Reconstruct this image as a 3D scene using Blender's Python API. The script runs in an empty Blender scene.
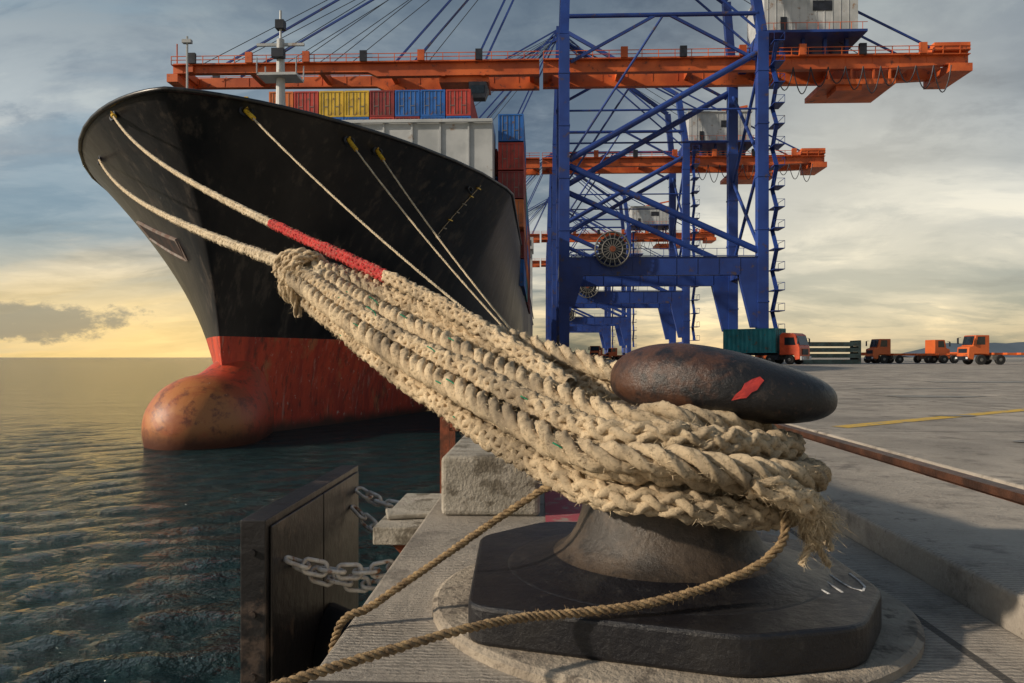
import bpy, math, random
import bmesh
import numpy as np
from mathutils import Vector, Matrix
from mathutils.bvhtree import BVHTree
random.seed(7); rng=np.random.default_rng(7)
scn=bpy.context.scene
scn.view_settings.view_transform='Standard'; scn.view_settings.look='None'; scn.view_settings.exposure=0
COL=scn.collection
R=math.radians

# ------------------------------------------------------------------ materials
def nn(nt,t,**kw):
    n=nt.nodes.new(t)
    for k,v in kw.items(): setattr(n,k,v)
    return n
def mth(nt,op,a,b=None,c=None):
    n=nt.nodes.new('ShaderNodeMath'); n.operation=op
    for i,v in enumerate((a,b,c)):
        if v is None: continue
        if isinstance(v,(int,float)): n.inputs[i].default_value=v
        else: nt.links.new(v,n.inputs[i])
    return n.outputs[0]
def mixc(nt,f,a,b,bt='MIX'):
    n=nt.nodes.new('ShaderNodeMix'); n.data_type='RGBA'; n.blend_type=bt
    for s,v in ((n.inputs[0],f),(n.inputs[6],a),(n.inputs[7],b)):
        if isinstance(v,(int,float)): s.default_value=v
        elif isinstance(v,(tuple,list)): s.default_value=(*v[:3],1)
        else: nt.links.new(v,s)
    return n.outputs[2]
def noise(nt,vec,scale,detail=6,rough=.55,dist=0):
    n=nn(nt,'ShaderNodeTexNoise'); n.inputs['Scale'].default_value=scale
    n.inputs['Detail'].default_value=detail; n.inputs['Roughness'].default_value=rough
    n.inputs['Distortion'].default_value=dist
    nt.links.new(vec,n.inputs['Vector']); return n.outputs['Fac']
def smooth(nt,v,a,b):
    n=nn(nt,'ShaderNodeMapRange'); n.interpolation_type='SMOOTHSTEP'
    n.inputs[1].default_value=a; n.inputs[2].default_value=b
    nt.links.new(v,n.inputs[0]); return n.outputs[0]
def mapping(nt,vec,sc=(1,1,1),loc=(0,0,0)):
    n=nn(nt,'ShaderNodeMapping'); n.inputs['Scale'].default_value=sc; n.inputs['Location'].default_value=loc
    nt.links.new(vec,n.inputs['Vector']); return n.outputs[0]
def newmat(name):
    m=bpy.data.materials.new(name); m.use_nodes=True; nt=m.node_tree
    return m,nt,nt.nodes['Principled BSDF'],nn(nt,'ShaderNodeTexCoord').outputs['Object']
def mat(name,c1,c2=None,scale=3,rough=.6,metal=0,bump=0,bscale=25,rust=None,rscale=4,rthr=.6,sc=(1,1,1),rv=.15,spec=.5):
    m,nt,p,tc=newmat(name)
    tc=mapping(nt,tc,sc)
    c2=c2 or tuple(x*.65 for x in c1)
    n1=noise(nt,tc,scale); f=smooth(nt,n1,.35,.65)
    col=mixc(nt,f,c1,c2)
    if rust:
        n2=noise(nt,tc,rscale,9,.65); fr=smooth(nt,n2,rthr-.04,rthr+.05)
        col=mixc(nt,fr,col,rust)
    nt.links.new(col,p.inputs['Base Color'])
    n3=noise(nt,tc,scale*2.7,5); r=mth(nt,'MULTIPLY_ADD',n3,rv*2,rough-rv)
    nt.links.new(r,p.inputs['Roughness']); p.inputs['Metallic'].default_value=metal
    p.inputs['Specular IOR Level'].default_value=spec
    if bump:
        b=nn(nt,'ShaderNodeBump'); b.inputs['Strength'].default_value=bump; b.inputs['Distance'].default_value=.02
        nt.links.new(noise(nt,tc,bscale,8,.6),b.inputs['Height']); nt.links.new(b.outputs[0],p.inputs['Normal'])
    return m

M={}
M['blue']=mat('crane_blue_paint',(.017,.058,.28),(.010,.032,.17),.15,.5,0,rust=(.07,.05,.07),rscale=.6,rthr=.62)
M['orange']=mat('crane_orange_paint',(.70,.15,.035),(.44,.08,.02),.2,.5,0,rust=(.16,.05,.03),rscale=.8,rthr=.62)
M['darksteel']=mat('dark_steel',(.03,.035,.05),(.015,.018,.025),1,.5,.3)
M['white']=mat('weathered_white_paint',(.52,.54,.55),(.36,.38,.39),.3,.5,rust=(.28,.19,.13),rscale=.7,rthr=.63)
M['glass']=mat('dark_glass',(.02,.03,.04),None,2,.12,0)
M['tyre']=mat('tyre_rubber',(.02,.02,.02),None,6,.8)
M['rim']=mat('wheel_rim_steel',(.25,.24,.22),None,6,.5,.5)
M['truckred']=mat('truck_orange_red_paint',(.65,.09,.03),(.5,.06,.02),2,.35)
M['ropethin']=mat('brown_cord',(.36,.25,.13),(.18,.12,.065),40,.9,bump=.5,bscale=200)
M['chain']=mat('galvanised_chain',(.72,.70,.66),(.48,.44,.40),14,.5,.1,bump=.3,bscale=80,rust=(.3,.14,.07),rscale=9,rthr=.58)
M['fender']=mat('fender_worn_panel',(.010,.010,.012),(.020,.018,.019),2.2,.38,0,bump=.35,bscale=14,rust=(.075,.055,.045),rscale=2.8,rthr=.60)
M['rubber']=mat('black_rubber',(.008,.008,.009),None,4,.6)
M['rust']=mat('rusty_steel',(.30,.08,.035),(.12,.04,.02),8,.8,.1,bump=.5,bscale=60)
M['rail']=mat('crane_rail_rust',(.12,.052,.030),(.05,.026,.018),6,.45,.25,bump=.4,bscale=60)
M['yellow']=mat('yellow_paint',(.75,.48,.03),(.55,.33,.03),5,.5,rust=(.1,.06,.03),rscale=6)
M['block']=mat('rough_concrete_block',(.40,.365,.31),(.28,.255,.21),6,.9,bump=.7,bscale=45,rust=(.15,.13,.10),rscale=5,rthr=.55)
M['pad']=mat('bollard_pad_concrete',(.40,.34,.265),(.28,.235,.185),5,.9,bump=.8,bscale=40,rust=(.14,.115,.09),rscale=7,rthr=.55)
M['chalk']=mat('chalk',(.72,.72,.72),(.4,.4,.4),60,.9)
M['white_lamp']=mat('lamp_cover',(.8,.8,.8),(.6,.6,.6),60,.4)
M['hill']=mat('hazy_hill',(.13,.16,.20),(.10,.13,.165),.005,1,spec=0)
M['flat']=mat('grey_green_frames',(.13,.18,.15),(.07,.10,.08),1,.6,rust=(.15,.08,.05))
M['recess']=mat('recess_painted_shade_and_rust',(.012,.010,.010),(.05,.025,.018),1.2,.7)  # near-black paints the shade inside the recess; brown is rust staining
M['recessrim']=mat('pale_worn_rim',(.20,.17,.15),(.13,.07,.05),1.5,.6)

def hull_mat():
    m,nt,p,tc=newmat('hull_black_paint')
    n=noise(nt,mapping(nt,tc,(1,1,.3)),.35,8,.6); c=mixc(nt,smooth(nt,n,.38,.66),(.009,.010,.013),(.026,.024,.025))
    n2=noise(nt,mapping(nt,tc,(1,1,.16)),1.3,9,.7); c=mixc(nt,mth(nt,'MULTIPLY',smooth(nt,n2,.52,.66),.8),c,(.075,.062,.052))
    n3=noise(nt,mapping(nt,tc,(1,1,.6)),3.5,8,.75); c=mixc(nt,mth(nt,'MULTIPLY',smooth(nt,n3,.66,.71),.7),c,(.16,.07,.04))
    nt.links.new(c,p.inputs['Base Color']); nt.links.new(mth(nt,'MULTIPLY_ADD',n2,.35,.20),p.inputs['Roughness'])
    p.inputs['Specular IOR Level'].default_value=.55
    b=nn(nt,'ShaderNodeBump'); b.inputs['Strength'].default_value=.35; b.inputs['Distance'].default_value=.12
    w1=nn(nt,'ShaderNodeTexWave'); w1.bands_direction='Z'; w1.inputs['Scale'].default_value=.18; nt.links.new(tc,w1.inputs['Vector'])
    hh=mth(nt,'MULTIPLY_ADD',noise(nt,tc,.45,4,.5),1.0,mth(nt,'MULTIPLY',w1.outputs['Fac'],.12))
    nt.links.new(hh,b.inputs['Height']); nt.links.new(b.outputs[0],p.inputs['Normal'])
    return m
M['hullblack']=hull_mat()
def red_hull():
    m,nt,p,tc=newmat('antifouling_red')
    n=noise(nt,mapping(nt,tc,(1,1,.25)),1.1,8,.65); c=mixc(nt,smooth(nt,n,.35,.7),(.66,.080,.035),(.36,.04,.025))
    n2=noise(nt,mapping(nt,tc,(1,1,.5)),.7,9,.7); c=mixc(nt,smooth(nt,n2,.54,.66),c,(.50,.17,.07))
    n3=noise(nt,mapping(nt,tc,(1.5,1.5,1)),2.1,9,.75); c=mixc(nt,smooth(nt,n3,.61,.66),c,(.65,.52,.42))
    n5=noise(nt,mapping(nt,tc,(1,1,.3)),3.1,8,.7); c=mixc(nt,mth(nt,'MULTIPLY',smooth(nt,n5,.52,.64),.75),c,(.13,.04,.025))
    n6=noise(nt,mapping(nt,tc,(3,3,.16)),1.0,7,.7); c=mixc(nt,mth(nt,'MULTIPLY',smooth(nt,n6,.58,.66),.6),c,(.62,.30,.22))
    sep=nn(nt,'ShaderNodeSeparateXYZ'); nt.links.new(tc,sep.inputs[0])
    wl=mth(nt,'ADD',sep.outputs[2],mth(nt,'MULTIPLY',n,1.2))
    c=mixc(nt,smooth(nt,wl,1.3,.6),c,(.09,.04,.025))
    nt.links.new(c,p.inputs['Base Color']); p.inputs['Roughness'].default_value=.5
    b=nn(nt,'ShaderNodeBump'); b.inputs['Strength'].default_value=.3; b.inputs['Distance'].default_value=.1
    nt.links.new(n2,b.inputs['Height']); nt.links.new(b.outputs[0],p.inputs['Normal'])
    return m
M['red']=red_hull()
def bulb_mat():
    m,nt,p,tc=newmat('bulb_worn_paint')
    sep=nn(nt,'ShaderNodeSeparateXYZ'); nt.links.new(tc,sep.inputs[0])
    n=noise(nt,tc,.6,9,.7,.6)
    front=smooth(nt,mth(nt,'ADD',sep.outputs[1],mth(nt,'MULTIPLY',n,3.0)),-83.2,-86.0)
    c=mixc(nt,front,(.56,.07,.03),(.46,.17,.05))
    c=mixc(nt,mth(nt,'MULTIPLY',smooth(nt,n,.48,.60),.7),c,(.34,.08,.03))
    n2=noise(nt,mapping(nt,tc,(1,.5,1)),1.6,9,.75); c=mixc(nt,mth(nt,'MULTIPLY',smooth(nt,n2,.50,.62),.8),c,(.15,.042,.025))
    n3=noise(nt,mapping(nt,tc,(1,.4,1)),3.4,9,.75); c=mixc(nt,smooth(nt,n3,.64,.69),c,(.6,.45,.32))
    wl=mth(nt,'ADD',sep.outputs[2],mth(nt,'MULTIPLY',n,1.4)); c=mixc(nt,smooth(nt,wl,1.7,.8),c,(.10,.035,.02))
    nt.links.new(c,p.inputs['Base Color']); p.inputs['Roughness'].default_value=.45
    b=nn(nt,'ShaderNodeBump'); b.inputs['Strength'].default_value=.4; b.inputs['Distance'].default_value=.08
    nt.links.new(n2,b.inputs['Height']); nt.links.new(b.outputs[0],p.inputs['Normal'])
    return m
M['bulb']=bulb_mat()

def rope_mat(name,c1,c2,c3,dirt=.6):
    m,nt,p,tc=newmat(name)
    n=noise(nt,tc,5,6,.65); c=mixc(nt,smooth(nt,n,.3,.7),c1,c2)
    n2=noise(nt,tc,55,7,.8); c=mixc(nt,smooth(nt,n2,.48,.68),c,c3)
    n4=noise(nt,tc,2.6,6,.7); c=mixc(nt,mth(nt,'MULTIPLY',smooth(nt,n4,.46,.64),dirt),c,(.17,.145,.115))
    nt.links.new(c,p.inputs['Base Color']); p.inputs['Roughness'].default_value=.95
    p.inputs['Specular IOR Level'].default_value=.1
    b=nn(nt,'ShaderNodeBump'); b.inputs['Strength'].default_value=1.0; b.inputs['Distance'].default_value=.007
    nt.links.new(noise(nt,tc,150,8,.8),b.inputs['Height']); nt.links.new(b.outputs[0],p.inputs['Normal'])
    return m
M['rope']=rope_mat('cream_mooring_rope',(.80,.64,.43),(.56,.43,.28),(.20,.14,.085))
M['fibre']=mat('pale_rope_fibre',(.80,.66,.45),(.50,.39,.25),30,.9,spec=.1)
M['roperow']=rope_mat('pale_mooring_rope',(.78,.66,.48),(.58,.47,.32),(.30,.23,.15),.35)
M['ropered']=rope_mat('red_chafe_rope',(.66,.06,.055),(.44,.035,.04),(.42,.22,.18),.2)
M['ropegreen']=mat('green_tracer_yarn',(.01,.38,.2),None,20,.9)

def bollard_mat(name,a,b,c,thr,rough,grad=None):
    m,nt,p,tc=newmat(name)
    n=noise(nt,tc,5,9,.68,.3); f=n
    if grad:
        sep=nn(nt,'ShaderNodeSeparateXYZ'); nt.links.new(tc,sep.inputs[0])
        f=mth(nt,'ADD',n,mth(nt,'MULTIPLY',mth(nt,'SUBTRACT',sep.outputs[0],.15),grad))
    col=mixc(nt,smooth(nt,f,thr-.1,thr+.08),a,b)
    n2=noise(nt,tc,11,9,.75); col=mixc(nt,smooth(nt,n2,.58,.68),col,c)
    n3=noise(nt,tc,40,8,.8); col=mixc(nt,mth(nt,'MULTIPLY',smooth(nt,n3,.58,.66),.5),col,tuple(min(1,v*1.8+.03) for v in b))
    nt.links.new(col,p.inputs['Base Color'])
    nt.links.new(mth(nt,'MULTIPLY_ADD',n2,.6,rough-.25),p.inputs['Roughness'])
    bb=nn(nt,'ShaderNodeBump'); bb.inputs['Strength'].default_value=.55; bb.inputs['Distance'].default_value=.010
    nt.links.new(mth(nt,'ADD',noise(nt,tc,28,9,.7),n2),bb.inputs['Height']); nt.links.new(bb.outputs[0],p.inputs['Normal'])
    return m
M['bhead']=bollard_mat('bollard_head_worn_paint',(.010,.010,.012),(.085,.038,.022),(.035,.027,.024),.58,.32,-.30)
M['bneck']=bollard_mat('bollard_neck_worn',(.030,.024,.020),(.075,.055,.040),(.018,.015,.014),.52,.38)
M['bbase']=bollard_mat('bollard_base_black_paint',(.007,.007,.010),(.016,.015,.016),(.035,.032,.03),.57,.32)
M['redmark']=mat('red_paint_scrape',(.50,.045,.035),(.35,.03,.03),30,.5)

def concrete_ground():
    m,nt,p,tc=newmat('quay_concrete')
    sep=nn(nt,'ShaderNodeSeparateXYZ'); nt.links.new(tc,sep.inputs[0])
    x,y=sep.outputs[0],sep.outputs[1]
    geo=nn(nt,'ShaderNodeNewGeometry'); gs=nn(nt,'ShaderNodeSeparateXYZ'); nt.links.new(geo.outputs['True Normal'],gs.inputs[0])
    up=smooth(nt,gs.outputs[2],.6,.9)
    n=noise(nt,tc,.35,9,.65,.4); c=mixc(nt,smooth(nt,n,.35,.68),(.44,.385,.32),(.27,.24,.205))
    n2=noise(nt,tc,2.6,9,.7,.2); c=mixc(nt,smooth(nt,n2,.50,.70),c,(.15,.13,.11))
    n3=noise(nt,tc,30,6,.75); c=mixc(nt,mth(nt,'MULTIPLY',smooth(nt,n3,.45,.75),.5),c,(.50,.45,.38))
    n6=noise(nt,tc,9,9,.8,.3); c=mixc(nt,mth(nt,'MULTIPLY',smooth(nt,n6,.57,.66),.7),c,(.09,.075,.06))
    n7=noise(nt,mapping(nt,tc,(1.2,.12,1)),1.0,8,.7,.3); c=mixc(nt,mth(nt,'MULTIPLY',smooth(nt,n7,.54,.66),.45),c,(.11,.10,.085))
    def joint(v,per,off,w):
        a=mth(nt,'ADD',v,off); a=mth(nt,'MODULO',a,per); a=mth(nt,'SUBTRACT',a,per/2); a=mth(nt,'ABSOLUTE',a)
        return mth(nt,'LESS_THAN',a,w)
    jy=joint(y,6.0,100*6+.9,.016); jx=joint(x,5.5,100*5.5+1.45,.016)
    j=mth(nt,'MAXIMUM',jy,jx); c=mixc(nt,mth(nt,'MULTIPLY',j,.85),c,(.03,.028,.025))
    wet=mth(nt,'LESS_THAN',sep.outputs[2],-1.2); c=mixc(nt,mth(nt,'MULTIPLY',wet,.6),c,(.04,.05,.035))
    w=nn(nt,'ShaderNodeTexWave'); w.bands_direction='Y'; w.inputs['Scale'].default_value=13; w.inputs['Distortion'].default_value=5
    w.inputs['Detail'].default_value=4; w.inputs['Detail Scale'].default_value=1.6; w.inputs['Detail Roughness'].default_value=.65; nt.links.new(tc,w.inputs['Vector'])
    gm=mth(nt,'MULTIPLY',smooth(nt,noise(nt,tc,1.1,6,.65),.40,.58),up)
    c=mixc(nt,mth(nt,'MULTIPLY',mth(nt,'MULTIPLY',smooth(nt,w.outputs['Fac'],.35,.05),gm),.45),c,(.09,.08,.07))
    nt.links.new(c,p.inputs['Base Color'])
    nt.links.new(mth(nt,'MULTIPLY_ADD',n2,.4,.5),p.inputs['Roughness'])
    h=mth(nt,'ADD',mth(nt,'MULTIPLY',mth(nt,'MULTIPLY',w.outputs['Fac'],gm),.8),mth(nt,'ADD',n3,mth(nt,'ADD',n6,mth(nt,'MULTIPLY',n2,.8))))
    h=mth(nt,'SUBTRACT',h,mth(nt,'MULTIPLY',j,1.0))
    b=nn(nt,'ShaderNodeBump'); b.inputs['Strength'].default_value=.85; b.inputs['Distance'].default_value=.011
    nt.links.new(h,b.inputs['Height']); nt.links.new(b.outputs[0],p.inputs['Normal'])
    return m
M['ground']=concrete_ground()
def worn_paint(name,col,thr=.5):
    m,nt,p,tc=newmat(name)
    n=noise(nt,tc,6,9,.75); c=mixc(nt,smooth(nt,n,thr-.07,thr+.07),col,(.27,.24,.20))
    nt.links.new(c,p.inputs['Base Color']); p.inputs['Roughness'].default_value=.8; return m
M['yline']=worn_paint('worn_yellow_line',(.6,.38,.05),.56)
M['pink']=worn_paint('worn_red_paint_patch',(.34,.06,.08),.56)
M['patch']=mat('dark_damp_patch',(.09,.08,.072),(.13,.115,.10),2,.4)

def water_mat():
    m,nt,p,tc=newmat('harbour_water')
    p.inputs['Base Color'].default_value=(.003,.024,.027,1); p.inputs['Roughness'].default_value=.04
    p.inputs['IOR'].default_value=1.34
    L=noise(nt,mapping(nt,tc,(.55,1.0,1),(3,1,0)),.22,3,.6,.4)
    a=noise(nt,mapping(nt,tc,(1,1.4,1)),1.3,5,.68,.4); b2=noise(nt,mapping(nt,tc,(1,1.3,1)),6.0,5,.68,.2)
    h=mth(nt,'MULTIPLY_ADD',b2,.22,mth(nt,'MULTIPLY_ADD',L,2.0,a))
    b=nn(nt,'ShaderNodeBump'); b.inputs['Strength'].default_value=1.0; b.inputs['Distance'].default_value=.70
    nt.links.new(h,b.inputs['Height']); nt.links.new(b.outputs[0],p.inputs['Normal'])
    df=nn(nt,'ShaderNodeBsdfDiffuse'); df.inputs[0].default_value=(.020,.045,.050,1); nt.links.new(b.outputs[0],df.inputs['Normal'])
    ms=nn(nt,'ShaderNodeMixShader'); ms.inputs[0].default_value=.20
    nt.links.new(p.outputs[0],ms.inputs[1]); nt.links.new(df.outputs[0],ms.inputs[2])
    nt.links.new(ms.outputs[0],nt.nodes['Material Output'].inputs[0])
    return m
M['water']=water_mat()
CC={'red':(.50,.055,.04),'darkred':(.26,.03,.03),'yellow':(.70,.45,.04),'blue':(.02,.14,.48),'teal':(.03,.26,.28),'orange':(.65,.17,.04)}
for k,c in CC.items(): M['c_'+k]=mat('container_'+k+'_paint',c,tuple(v*.65 for v in c),.8,.55,rust=(.14,.07,.04),rscale=1.5,rthr=.63)

# ------------------------------------------------------------------ mesh builder
class MB:
    def __init__(s): s.v=[]; s.f=[]; s.m=[]; s.mats=[]
    def mi(s,k):
        if k not in s.mats: s.mats.append(k)
        return s.mats.index(k)
    def add(s,vs,fs,k):
        o=len(s.v); s.v+= [tuple(v) for v in vs]; i=s.mi(k)
        for f in fs: s.f.append(tuple(a+o for a in f)); s.m.append(i)
    def box(s,lo,hi,k,rot=None):
        (a,b,c),(d,e,g)=lo,hi
        vs=[(a,b,c),(d,b,c),(d,e,c),(a,e,c),(a,b,g),(d,b,g),(d,e,g),(a,e,g)]
        if rot is not None:
            ce=Vector(((a+d)/2,(b+e)/2,(c+g)/2)); vs=[ce+rot@(Vector(v)-ce) for v in vs]
        s.add(vs,[(0,3,2,1),(4,5,6,7),(0,1,5,4),(1,2,6,5),(2,3,7,6),(3,0,4,7)],k)
    def beam(s,a,b,w,h,k):
        a=Vector(a);b=Vector(b);t=(b-a).normalized()
        up=Vector((0,0,1)) if abs(t.z)<.95 else Vector((0,1,0))
        n=t.cross(up).normalized()*w/2; u=n.cross(t).normalized()*h/2
        vs=[a-n-u,a+n-u,a+n+u,a-n+u,b-n-u,b+n-u,b+n+u,b-n+u]
        s.add(vs,[(3,2,1,0),(4,5,6,7),(0,1,5,4),(1,2,6,5),(2,3,7,6),(3,0,4,7)],k)
    def tube(s,a,b,r,k,n=8,r2=None):
        a=Vector(a);b=Vector(b);t=(b-a).normalized(); r2=r if r2 is None else r2
        up=Vector((0,0,1)) if abs(t.z)<.95 else Vector((0,1,0))
        x=t.cross(up).normalized(); y=x.cross(t)
        vs=[];
        for c,rr in ((a,r),(b,r2)):
            for i in range(n):
                q=2*math.pi*i/n; vs.append(c+(x*math.cos(q)+y*math.sin(q))*rr)
        fs=[(i,(i+1)%n,n+(i+1)%n,n+i) for i in range(n)]+[tuple(range(n))[::-1],tuple(range(n,2*n))]
        s.add(vs,fs,k)
    def prism(s,poly,y0,y1,k,axis='y'):
        n=len(poly)
        f=(lambda p,y:(p[0],y,p[1])) if axis=='y' else ((lambda p,y:(p[0],p[1],y)) if axis=='z' else (lambda p,y:(y,p[0],p[1])))
        vs=[f(p,y0) for p in poly]+[f(p,y1) for p in poly]
        s.add(vs,[tuple(range(n)),tuple(range(n,2*n))[::-1]]+[(i,n+i,n+(i+1)%n,(i+1)%n) for i in range(n)],k)
    def lathe(s,prof,c,k,n=32,axis='z'):
        vs=[]
        for r,z in prof:
            for i in range(n):
                q=2*math.pi*i/n; x,y=r*math.cos(q),r*math.sin(q)
                vs.append((c[0]+x,c[1]+y,c[2]+z) if axis=='z' else ((c[0]+x,c[1]+z,c[2]+y) if axis=='y' else (c[0]+z,c[1]+x,c[2]+y)))
        fs=[]
        for j in range(len(prof)-1):
            for i in range(n): fs.append((j*n+i,j*n+(i+1)%n,(j+1)*n+(i+1)%n,(j+1)*n+i))
        fs.append(tuple(range(n))[::-1]); fs.append(tuple(range((len(prof)-1)*n,len(prof)*n)))
        s.add(vs,fs,k)
    def sweep(s,pts,r,k,n=6,closed=False):
        pts=[Vector(p) for p in pts]; m=len(pts); vs=[]; x=None
        for i in range(m):
            t=(pts[(i+1)%m if closed else min(i+1,m-1)]-pts[i-1 if (closed or i>0) else 0]).normalized()
            if x is None:
                up=Vector((0,0,1)) if abs(t.z)<.9 else Vector((0,1,0)); x=t.cross(up).normalized()
            x=(x-t*x.dot(t)).normalized(); y=t.cross(x)
            for j in range(n):
                q=2*math.pi*j/n; vs.append(pts[i]+(x*math.cos(q)+y*math.sin(q))*r)
        fs=[]
        for i in range(m if closed else m-1):
            a=i*n; b=((i+1)%m)*n
            for j in range(n): fs.append((a+j,a+(j+1)%n,b+(j+1)%n,b+j))
        s.add(vs,fs,k)

def finish(mb,name,parent=None,label=None,cat=None,kind=None,group=None,smooth=False,bevel=0,origin=None,recalc=True,weld=0):
    me=bpy.data.meshes.new(name)
    v=np.array(mb.v,dtype=float)
    if parent is not None: o=np.array(parent.location)
    elif origin is not None: o=np.array(origin,dtype=float)
    else:
        o=np.array([(v[:,0].min()+v[:,0].max())/2,(v[:,1].min()+v[:,1].max())/2,v[:,2].min()])
    if kind=='structure': o=np.zeros(3)
    me.from_pydata((v-o).tolist(),[],mb.f)
    for k in mb.mats: me.materials.append(M[k])
    me.polygons.foreach_set('material_index',mb.m)
    if smooth: me.polygons.foreach_set('use_smooth',[True]*len(me.polygons))
    if recalc or weld:
        bm=bmesh.new(); bm.from_mesh(me)
        if weld: bmesh.ops.remove_doubles(bm,verts=bm.verts,dist=weld)
        if recalc: bmesh.ops.recalc_face_normals(bm,faces=bm.faces)
        bm.to_mesh(me); bm.free()
    me.update()
    ob=bpy.data.objects.new(name,me); COL.objects.link(ob)
    if parent is not None: ob.parent=parent
    else: ob.location=o
    if bevel:
        b=ob.modifiers.new('bevel','BEVEL'); b.width=bevel; b.segments=3; b.limit_method='ANGLE'; b.angle_limit=R(40)
    tag(ob,label,cat,kind,group); return ob
def tag(ob,label=None,cat=None,kind=None,group=None):
    if label: ob['label']=label
    if cat: ob['category']=cat
    if kind: ob['kind']=kind
    if group: ob['group']=group
def empty(name,loc,label,cat,group=None):
    e=bpy.data.objects.new(name,None); COL.objects.link(e); e.location=loc; e.empty_display_size=.3
    tag(e,label,cat,None,group); bpy.context.view_layer.update(); return e
def copy_thing(src,loc,rot=None,label=None):
    e=src.copy(); COL.objects.link(e); e.location=loc
    if rot is not None: e.rotation_euler=(0,0,rot)
    if label: e['label']=label
    for ch in list(src.children):
        c=ch.copy(); COL.objects.link(c); c.parent=e
    return e

# ------------------------------------------------------------------ world
w=bpy.data.worlds.new('World'); scn.world=w; w.use_nodes=True; nt=w.node_tree
bg=nt.nodes['Background']; SUN_AZ=-108; SUN_EL=24
g=nn(nt,'ShaderNodeTexCoord').outputs['Generated']
sky=nn(nt,'ShaderNodeTexSky'); sky.sky_type='NISHITA'; sky.sun_disc=False
sky.sun_elevation=R(SUN_EL); sky.sun_rotation=R(SUN_AZ); sky.dust_density=3
sp=nn(nt,'ShaderNodeSeparateXYZ'); nt.links.new(g,sp.inputs[0]); X,Y,Z=sp.outputs
zc=mth(nt,'MAXIMUM',Z,0)
cr=nn(nt,'ShaderNodeValToRGB'); nt.links.new(zc,cr.inputs[0])
el=cr.color_ramp.elements
stops=[(0,(.66,.47,.23)),(.035,(.66,.53,.31)),(.09,(.58,.53,.42)),(.17,(.42,.43,.415)),(.27,(.25,.29,.32)),(.42,(.11,.145,.175)),(1,(.10,.14,.19))]
el[0].position=0; el[0].color=(*stops[0][1],1); el[1].position=1; el[1].color=(*stops[-1][1],1)
for p_,c_ in stops[1:-1]:
    e_=el.new(p_); e_.color=(*c_,1)
base=cr.outputs[0]
den=mth(nt,'ADD',zc,.20)
cv=nn(nt,'ShaderNodeCombineXYZ'); nt.links.new(mth(nt,'DIVIDE',X,den),cv.inputs[0]); nt.links.new(mth(nt,'DIVIDE',Y,den),cv.inputs[1])
n1=noise(nt,mapping(nt,cv.outputs[0],(.8,1.0,1),(3.1,1.7,0)),1.15,10,.58,.35)
n2=noise(nt,mapping(nt,cv.outputs[0],(1.0,1.7,1),(7.3,2.2,0)),1.9,10,.62,.4)
dark=mixc(nt,1.0,base,(.32,.40,.49),'MULTIPLY'); lite=mixc(nt,1.0,base,(1.8,1.68,1.5),'MULTIPLY')
c=mixc(nt,smooth(nt,n1,.47,.63),base,dark); c=mixc(nt,mth(nt,'MULTIPLY',smooth(nt,n1,.48,.37),.9),c,lite)
c=mixc(nt,mth(nt,'MULTIPLY',smooth(nt,n2,.50,.62),.75),c,mixc(nt,1.0,c,(.50,.56,.64),'MULTIPLY'))
c=mixc(nt,mth(nt,'MULTIPLY',smooth(nt,n2,.46,.36),.40),c,mixc(nt,1.0,c,(1.5,1.42,1.3),'MULTIPLY'))
n4=noise(nt,mapping(nt,cv.outputs[0],(.6,1.5,1),(11,5,0)),.9,7,.55,.3)
lf=smooth(nt,X,-.22,-.55)
c=mixc(nt,mth(nt,'MULTIPLY',mth(nt,'MULTIPLY',lf,smooth(nt,n4,.46,.57)),.6),c,(.20,.31,.38))
def dirdot(az,elv):
    d=nn(nt,'ShaderNodeVectorMath'); d.operation='DOT_PRODUCT'; nt.links.new(g,d.inputs[0])
    d.inputs[1].default_value=(math.sin(R(az))*math.cos(R(elv)),math.cos(R(az))*math.cos(R(elv)),math.sin(R(elv))); return mth(nt,'MAXIMUM',d.outputs['Value'],0)
gl=mth(nt,'MULTIPLY',mth(nt,'POWER',dirdot(-29,3),44),smooth(nt,Z,.16,.0))
c=mixc(nt,mth(nt,'MULTIPLY',gl,.85),c,(1.15,.80,.30))
gl2=mth(nt,'MULTIPLY',mth(nt,'POWER',dirdot(22,8),40),.5); c=mixc(nt,gl2,c,(.88,.76,.52))
azx=mth(nt,'DIVIDE',X,mth(nt,'MAXIMUM',Y,.05))
cn=noise(nt,mapping(nt,g,(30,30,55)),.9,8,.65)
ex=mth(nt,'MULTIPLY',mth(nt,'ADD',azx,.73),1/.20); ez=mth(nt,'MULTIPLY',mth(nt,'SUBTRACT',Z,.040),1/.022)
rr=mth(nt,'ADD',mth(nt,'MULTIPLY',ex,ex),mth(nt,'MULTIPLY',ez,ez))
cf=smooth(nt,mth(nt,'ADD',rr,mth(nt,'MULTIPLY',mth(nt,'SUBTRACT',cn,.5),3.4)),1.3,.6)
cf=mth(nt,'MULTIPLY',cf,mth(nt,'GREATER_THAN',Y,0))
c=mixc(nt,mth(nt,'MULTIPLY',cf,.75),c,(.22,.21,.17))
nsky=mixc(nt,1.0,sky.outputs[0],(.03,.03,.03),'MULTIPLY')
c=mixc(nt,1.0,c,nsky,'ADD')
nt.links.new(c,bg.inputs[0]); bg.inputs[1].default_value=.95
sl=bpy.data.lights.new('sun','SUN'); sl.energy=4.0; sl.angle=R(2); sl.color=(1,.86,.68)
so=bpy.data.objects.new('sun',sl); COL.objects.link(so)
S=Vector((math.sin(R(SUN_AZ))*math.cos(R(SUN_EL)),math.cos(R(SUN_AZ))*math.cos(R(SUN_EL)),math.sin(R(SUN_EL))))
so.rotation_euler=(-S).to_track_quat('-Z','Y').to_euler()

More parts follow.
